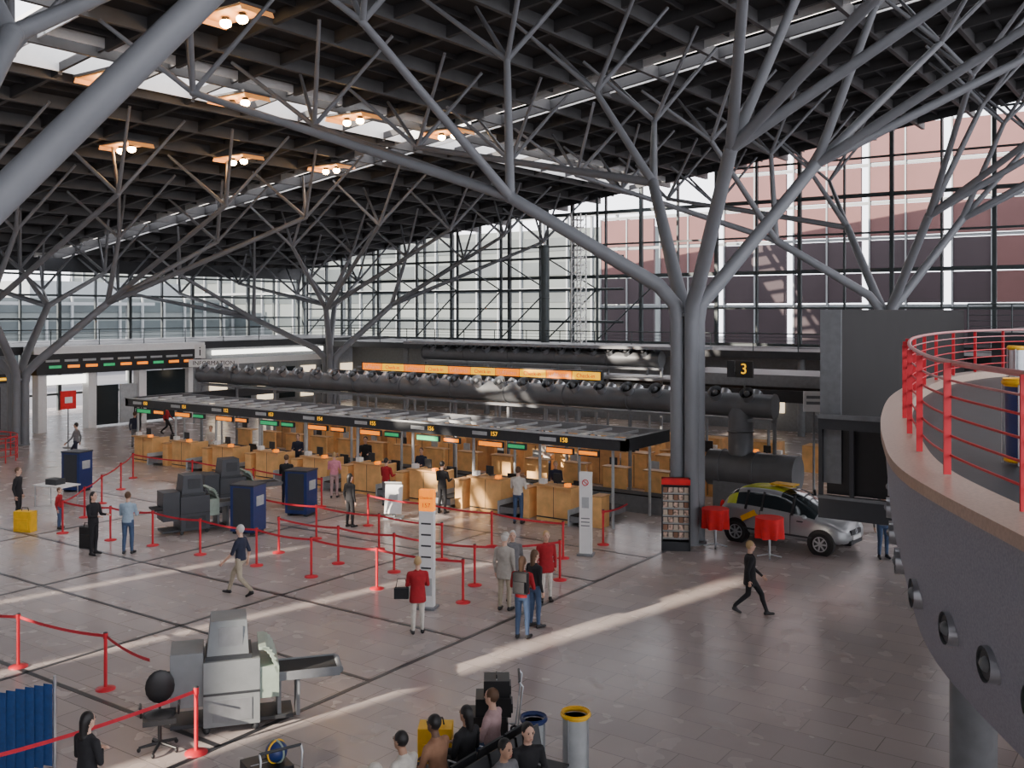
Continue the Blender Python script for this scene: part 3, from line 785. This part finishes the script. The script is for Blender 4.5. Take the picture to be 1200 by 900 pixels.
# ------------------------------------------------------------ people
SK1=mat('skin_light',(.62,.38,.28),.55,0,.05); SK2=mat('skin_dark',(.16,.085,.055),.5,0,.05); SK3=mat('skin_tan',(.42,.24,.16),.55,0,.05)
H_blk=mat('hair_black',(.012,.01,.01),.5); H_gry=mat('hair_grey',(.55,.53,.5),.7); H_brn=mat('hair_brown',(.10,.05,.025),.6); H_bld=mat('hair_blonde',(.45,.30,.14),.6)
def cl(n,c): return mat('cloth_'+n,c,.85,0,.12,10,bump=.35,bscale=14)
K_blk=cl('black',(.014,.014,.017)); K_red=cl('red',(.36,.012,.02)); K_wht=cl('cream',(.62,.58,.52)); K_jean=cl('denim',(.06,.10,.19)); K_bei=cl('beige',(.42,.36,.27))
K_nav=cl('navy',(.02,.025,.05)); K_lbl=cl('pale_blue',(.32,.42,.52)); K_stone=cl('stone',(.40,.37,.33)); K_pink=cl('pink',(.65,.25,.32)); K_gry=cl('grey',(.16,.16,.17)); K_tan=cl('tan',(.33,.17,.10)); K_rose=cl('rose',(.45,.30,.30))
EYE=mat('eye_dark',(.01,.01,.012),.2); LIP=mat('lip',(.32,.10,.09),.5)

def person(name,s,v,H,face,pose='stand',top=K_blk,pants=K_blk,hair=H_brn,skin=SK1,coat=False,short=False,longh=False,arms='down',lean=0.,headyaw=0.,headp=0.,vox=.017,wide=1.,hat=None):
    V=Vector
    parts=[]
    def cap(a,c,r0,r1,lab): parts.append(('c',V(a),V(c),r0,r1,lab))
    hz={'stand':.92,'walk':.89,'sit':.54}[pose]
    pel=V((0,0,hz))
    Rl=Matrix.Rotation(-lean,3,'X')
    T=lambda x,y,h: pel+Rl@V((x,y,h))
    for sd in (-1,1):
        hip=pel+V((sd*.085,0,0))
        if pose=='stand': kn=V((sd*.095,.015+.03*(sd>0),.49)); an=V((sd*.105,-.02+.04*(sd>0),.085)); toe=V((sd*.135,.15+.04*(sd>0),.035))
        elif pose=='walk':
            if sd>0: kn=V((sd*.08,.25,.50)); an=V((sd*.08,.36,.10)); toe=V((sd*.09,.52,.06))
            else: kn=V((sd*.08,-.02,.46)); an=V((sd*.08,-.33,.17)); toe=V((sd*.08,-.20,.04))
        else: kn=V((sd*.11,.44,.53)); an=V((sd*.11,.42,.09)); toe=V((sd*.12,.60,.035))
        cap(hip,kn,.088,.062,'p')
        mid=kn.lerp(an,.3)+V((0,-.012,0)); cap(kn,mid,.06,.058,'p'); cap(mid,an+V((0,0,.03)),.057,.044,'p')
        heel=an+V((0,-.03,-.04)); cap(heel,toe,.042,.034,'f'); cap(an,heel.lerp(toe,.5)+V((0,0,.01)),.042,.036,'f')
    W=wide
    tr=[(-.10,.12*W,.10),(-.03,.165*W,.125),(.08,.158*W,.118),(.2,.142*W,.105),(.33,.168*W,.12),(.42,.178*W,.112),(.475,.15*W,.09),(.51,.07,.065),(.54,.055,.055)]
    if coat: tr=[(h,a+.014,c+.014) if h<.5 else (h,a,c) for (h,a,c) in tr]
    hands=[]
    for sd in (-1,1):
        sh=T(sd*.185*W,0,.435)
        if arms=='down': el=sh+Rl@V((sd*.05,-.04,-.28)); wr=el+V((sd*.0,.07,-.24))
        elif arms=='swing': el=sh+V((sd*.04,-.10*sd,-.27)); wr=el+V((0,.13-.10*sd,-.21))
        elif arms=='fwd': el=sh+V((sd*.04,.07,-.27)); wr=el+V((-sd*.05,.24,.02))
        elif arms=='lap': el=sh+V((sd*.05,.06,-.27)); wr=el+V((-sd*.10,.22,-.04))
        elif arms=='phone':
            if sd>0: el=sh+V((.06,.10,-.25)); wr=el+V((-.10,.10,.20))
            else: el=sh+V((-.05,-.04,-.28)); wr=el+V((0,.07,-.24))
        elif arms=='cross': el=sh+V((sd*.06,.03,-.27)); wr=el+V((-sd*.2,.17,.06))
        cap(sh,el,.058,.045,'t'); cap(T(sd*.12*W,0,.44),sh,.06,.058,'t')
        cap(el,wr,.043 if not short else .040,.03,'s' if short else 't')
        d=(wr-el).normalized(); hands.append((wr,d,sd)); cap(wr,wr+d*.075,.026,.033,'s')
    hc=T(0,.02,.70)
    Rh=Matrix.Rotation(headyaw,3,'Z')@Matrix.Rotation(-headp,3,'X')
    cap(T(0,-.01,.49),hc+V((0,-.01,-.07)),.056,.052,'s')
    E=[]
    def ell(c,r,lab): E.append((hc+Rh@V(c),r,lab))
    ell((0,0,0),(.076,.095,.115),'s'); ell((0,.028,-.07),(.055,.062,.058),'s'); ell((0,.10,-.02),(.014,.022,.024),'s')
    for sd in (-1,1): ell((sd*.08,-.005,-.012),(.014,.022,.033),'s')
    ell((0,-.022,.024),(.086,.098,.108),'h')
    if hat is not None: ell((0,-.0,.06),(.092,.11,.085),'hat'); ell((0,.04,.05),(.085,.11,.02),'hat')
    if longh:
        cap(hc+Rh@V((0,-.06,0)),hc+Rh@V((0,-.085,-.2)),.072,.05,'h')
    b=B()
    for (_,a,c,r0,r1,lab) in parts:
        d=(c-a); L=d.length; d=d/L if L>1e-5 else V((0,0,1))
        pts=[];rs=[]
        for t in (-1,-.8,-.45,0): pts.append(a+d*r0*t); rs.append(max(.004,r0*math.sqrt(max(0,1-t*t))))
        for t in (0,.45,.8,1): pts.append(c+d*r1*t); rs.append(max(.004,r1*math.sqrt(max(0,1-t*t))))
        b.path(pts,rs,M_dark,12)
    def lring(h,a,c,y0=0): return [T(a*math.cos(k*math.pi/10),y0+c*math.sin(k*math.pi/10),h) for k in range(20)]
    b.rings([lring(*x) for x in tr],M_dark)
    if coat and pose!='sit':
        b.rings([lring(.10,.17*W,.125),lring(-.06,.185*W,.14),lring(-.19,.19*W,.15),lring(-.20,.15*W,.12)],M_dark)
    for (c,r,lab) in E: b.ell(c,r,M_dark,14,10,R=Rh)
    me=b.mesh('tmp'); o=bpy.data.objects.new('tmp',me); COL.objects.link(o)
    rm=o.modifiers.new('r','REMESH'); rm.mode='VOXEL'; rm.voxel_size=vox; rm.adaptivity=0
    smd=o.modifiers.new('s','SMOOTH'); smd.factor=.5; smd.iterations=2
    dg=bpy.context.evaluated_depsgraph_get(); dg.update()
    me2=bpy.data.meshes.new_from_object(o.evaluated_get(dg))
    bpy.data.objects.remove(o)
    nf=len(me2.polygons); ce=np.zeros(nf*3); me2.polygons.foreach_get('center',ce); ce=ce.reshape(-1,3)
    labs=[];ds=[]
    for (_,a,c,r0,r1,lab) in parts:
        a=np.array(a);c=np.array(c);ab=c-a; t=np.clip(((ce-a)@ab)/(ab@ab+1e-9),0,1)
        dd=np.linalg.norm(ce-(a+t[:,None]*ab),axis=1)-(r0+(r1-r0)*t); ds.append(dd);labs.append(lab)
    Rhn=np.array(Rh)
    for (c,r,lab) in E:
        q_=(ce-np.array(c))@Rhn; r=np.array(r); ds.append((np.linalg.norm(q_/r,axis=1)-1)*r.min()); labs.append(lab)
    loc_=(ce-np.array(pel))@np.array(Rl)
    hs=[x[0] for x in tr]; rx=np.interp(loc_[:,2],hs,[x[1] for x in tr]); ry=np.interp(loc_[:,2],hs,[x[2] for x in tr])
    dt=(np.sqrt((loc_[:,0]/rx)**2+(loc_[:,1]/ry)**2)-1)*ry; dt=np.where((loc_[:,2]>.53)|(loc_[:,2]<-.12),1.,dt)
    ds.append(dt); labs.append('T')
    if coat and pose!='sit':
        rr=np.interp(loc_[:,2],[-.2,-.06,.1],[.19,.185,.17])*W; ry=rr*.78
        dc=(np.sqrt((loc_[:,0]/rr)**2+(loc_[:,1]/ry)**2)-1)*ry; dc=np.where((loc_[:,2]>.1)|(loc_[:,2]<-.21),1.,dc-.01); ds.append(dc); labs.append('t')
    am=np.argmin(np.array(ds),axis=0)
    mats=[skin,top,pants,hair,M_black,hat or top]
    code={'s':0,'t':1,'p':2,'h':3,'f':4,'hat':5}
    lc=np.array([code.get(l,-1) for l in labs])[am]
    lc=np.where(lc==-1, np.where((loc_[:,2]<-.02)&(not coat),2,1), lc)
    me2.materials.clear()
    for m in mats: me2.materials.append(m)
    me2.polygons.foreach_set('material_index',lc.astype(np.int32)); me2.polygons.foreach_set('use_smooth',np.ones(nf,bool))
    g=B()
    for (wr,d,sd) in hands:
        side=V((0,1,0)) if abs(d.y)<.8 else V((-sd,0,0)); side=(side-d*side.dot(d)).normalized()
        pn=d.cross(side).normalized()
        inward=V((-sd,0,0)) if abs(d.y)<.8 else V((0,0,-1))
        if pn.dot(inward)<0: pn=-pn
        for i,Ln in enumerate((.062,.075,.08,.07)):
            r=wr+d*.088+side*(-.027+.018*i); a=r+d*Ln*.5+pn*.006; c=a+(d*.75+pn*.65).normalized()*Ln*.3; e=c+(d*.3+pn*.95).normalized()*Ln*.25
            g.path([r,a,c,e],[.0095,.0088,.008,.006],skin,6)
        r=wr+d*.03+side*.028; a=r+(d*.7+side*.7)*.035; c=a+(d*.9+side*.15+pn*.4)*.03; g.path([r,a,c],[.012,.0105,.008],skin,6)
    for sd in (-1,1): g.ell(hc+Rh@V((sd*.031,.088,.008)),(.011,.008,.008),EYE,8,6); g.path([hc+Rh@V((sd*.018,.097,.026)),hc+Rh@V((sd*.044,.088,.028))],.004,hair,5)
    g.ell(hc+Rh@V((0,.089,-.068)),(.022,.008,.006),LIP,8,6)
    me3=g.mesh('fine')
    bm=bmesh.new(); bm.from_mesh(me2)
    base=len(mats); mp={}
    for i,m in enumerate(g.m): me2.materials.append(m); mp[i]=base+i
    nb=len(bm.faces); bm.from_mesh(me3); bm.faces.ensure_lookup_table()
    for f in bm.faces[nb:]: f.material_index=mp[f.material_index]
    bm.to_mesh(me2); bm.free()
    ob=bpy.data.objects.new(name,me2); COL.objects.link(ob)
    k=H/1.75; ob.scale=(k,k,k); ob.location=(s,v,0.0); ob.rotation_euler=(0,0,math.radians(face-90))
    return ob

AW,CA,RI,LE=125,-55,35,215
person('man_walking',-18.7,15.5,1.72,200,'walk',K_nav,K_bei,H_gry,short=True,arms='swing')
person('woman_standing',-13.5,15.8,1.62,AW+10,'stand',K_red,K_wht,H_bld,coat=True,arms='lap')
person('man_standing',-12.96,18.15,1.76,AW-25,'stand',K_stone,K_bei,H_gry,coat=True,hat=K_stone)
person('woman_standing',-11.55,16.8,1.70,AW-20,'stand',K_red,K_jean,H_brn,short=True,longh=True,arms='cross')
person('woman_standing',-11.75,17.55,1.66,AW-50,'stand',K_blk,K_jean,H_brn,longh=True)
person('woman_standing',-12.6,19.3,1.64,CA+10,'stand',K_red,K_wht,H_bld,coat=True)
person('woman_standing',-13.3,18.95,1.62,CA,'stand',K_gry,K_gry,H_gry,coat=True)
person('woman_walking',-8.34,21.0,1.68,RI,'walk',K_blk,K_blk,H_bld,coat=True,arms='swing')
person('woman_standing',-25.2,15.8,1.75,RI-20,'stand',K_blk,K_blk,H_blk,longh=True,arms='fwd')
person('man_standing',-24.5,16.4,1.74,AW,'stand',K_lbl,K_jean,H_brn,arms='fwd')
person('child_standing',-29.1,17.1,1.28,RI,'stand',K_red,K_jean,H_brn,arms='down')
person('man_standing',-31.3,17.,1.72,RI,'stand',K_blk,K_blk,H_brn)
person('woman_standing',-29.9,15.3,1.65,AW,'stand',K_nav,K_jean,H_brn)
person('man_standing',-26.2,23.7,1.76,AW,'stand',K_blk,K_nav,H_brn,arms='fwd')
person('woman_standing',-25.8,25.6,1.66,AW,'stand',K_pink,K_rose,H_bld,arms='fwd')
person('woman_standing',-21.9,22.4,1.68,AW-40,'stand',K_blk,K_blk,H_blk,longh=True,arms='down')
person('woman_standing',-23.3,25.6,1.66,AW-30,'stand',K_red,K_gry,H_blk,arms='fwd')
person('man_standing',-20.9,25.7,1.75,AW-30,'stand',K_blk,K_blk,H_blk,arms='fwd')
person('man_standing',-17.9,25.8,1.82,AW-20,'stand',K_wht,K_jean,H_brn,short=True,arms='fwd')
person('man_standing',-7.3,27.9,1.8,CA,'stand',K_gry,K_jean,H_brn)
person('man_standing',-43.5,29.5,1.76,AW,'stand',K_nav,K_gry,H_brn,vox=.02)
person('woman_walking',-46.5,33.5,1.66,RI,'walk',K_red,K_blk,H_bld,arms='swing',vox=.02)
person('man_walking',-41.5,25.2,1.78,LE,'walk',K_gry,K_nav,H_blk,arms='swing',vox=.02)
person('man_standing',-50.5,34.5,1.78,CA,'stand',K_blk,K_blk,H_brn,vox=.02)
for (s,v,h,f,t,hr) in ((-36,28.2,1.7,CA,K_wht,H_brn),(-27.3,28.8,1.78,CA,K_blk,H_blk),(-24,28.3,1.66,CA-20,K_nav,H_brn),(-18.1,28.3,1.68,CA,K_nav,H_bld),(-30.6,28.3,1.7,CA,K_nav,H_brn),(-21.5,33.0,1.75,CA,K_wht,H_blk)):
    person('check_in_clerk',s,v,h,f,'stand',t,K_nav,hr,arms='fwd',vox=.02)
person('man_seated',-8.35,9.60,1.74,180,'sit',K_wht,K_jean,H_blk,SK3,arms='lap',lean=.18,vox=.013)
person('man_seated',-8.35,10.2,1.76,180,'sit',K_tan,K_gry,H_blk,SK2,arms='lap',lean=.1,vox=.013)
person('woman_seated',-8.35,10.80,1.68,175,'sit',K_blk,K_blk,H_blk,SK3,longh=True,arms='cross',vox=.013)
person('man_seated',-8.35,11.40,1.74,190,'sit',K_rose,K_jean,H_brn,SK1,short=True,arms='lap',vox=.013)
person('man_seated',-7.35,10.2,1.72,-10,'sit',K_gry,K_blk,H_blk,SK3,arms='lap',lean=.12,vox=.013)
person('woman_seated',-7.35,10.8,1.70,-35,'sit',K_blk,K_blk,H_blk,SK1,longh=True,arms='cross',lean=.05,vox=.013)
person('child_seated',-8.35,9.0,1.5,180,'sit',K_pink,K_jean,H_brn,SK1,arms='lap',hat=K_wht,vox=.013)
person('woman_standing',-11.7,7.25,1.62,RI+60,'stand',K_blk,K_blk,H_blk,SK1,longh=True,arms='cross',vox=.013)
b=B(); b.box((0,0,0),(.3,.16,.42),K_blk); b.box((0,-.1,-.06),(.24,.08,.22),K_blk)
for x in (-.09,.09): b.path([(x,.08,.2),(x,.14,.22),(x,.1,-.15)],.015,K_blk,6)
o=b.obj('backpack',(-11.45,16.60,1.2),math.radians(AW-20-90),bevel=.03)
b=B(); b.box((0,0,0),(.3,.12,.22),K_blk); b.path([(-.12,0,.1),(-.08,0,.3),(.08,0,.3),(.12,0,.1)],.01,K_blk,6); b.obj('handbag',(-13.77,15.6,.85),.6,bevel=.03)

# ------------------------------------------------------------ world, sun, camera
w=bpy.data.worlds.new('sky'); SC.world=w; w.use_nodes=True
bg=w.node_tree.nodes['Background']; bg.inputs['Color'].default_value=(.94,.94,1,1); bg.inputs['Strength'].default_value=4.6
L=bpy.data.lights.new('sun','SUN'); L.energy=16; L.angle=.009; L.color=(1,.87,.72)
lo=bpy.data.objects.new('sun',L); COL.objects.link(lo)
d=Vector((.218,1,-.338)); lo.rotation_euler=d.to_track_quat('-Z','Y').to_euler(); lo.location=(-20,-60,30)
cam=bpy.data.cameras.new('camera'); co=bpy.data.objects.new('camera',cam); COL.objects.link(co)
cam.lens=35; cam.sensor_width=36; cam.shift_y=-85/1200; cam.clip_end=500; cam.clip_start=.1
co.location=(0,0,6.7); co.rotation_euler=(math.pi/2,0,math.radians(35.1)); SC.camera=co
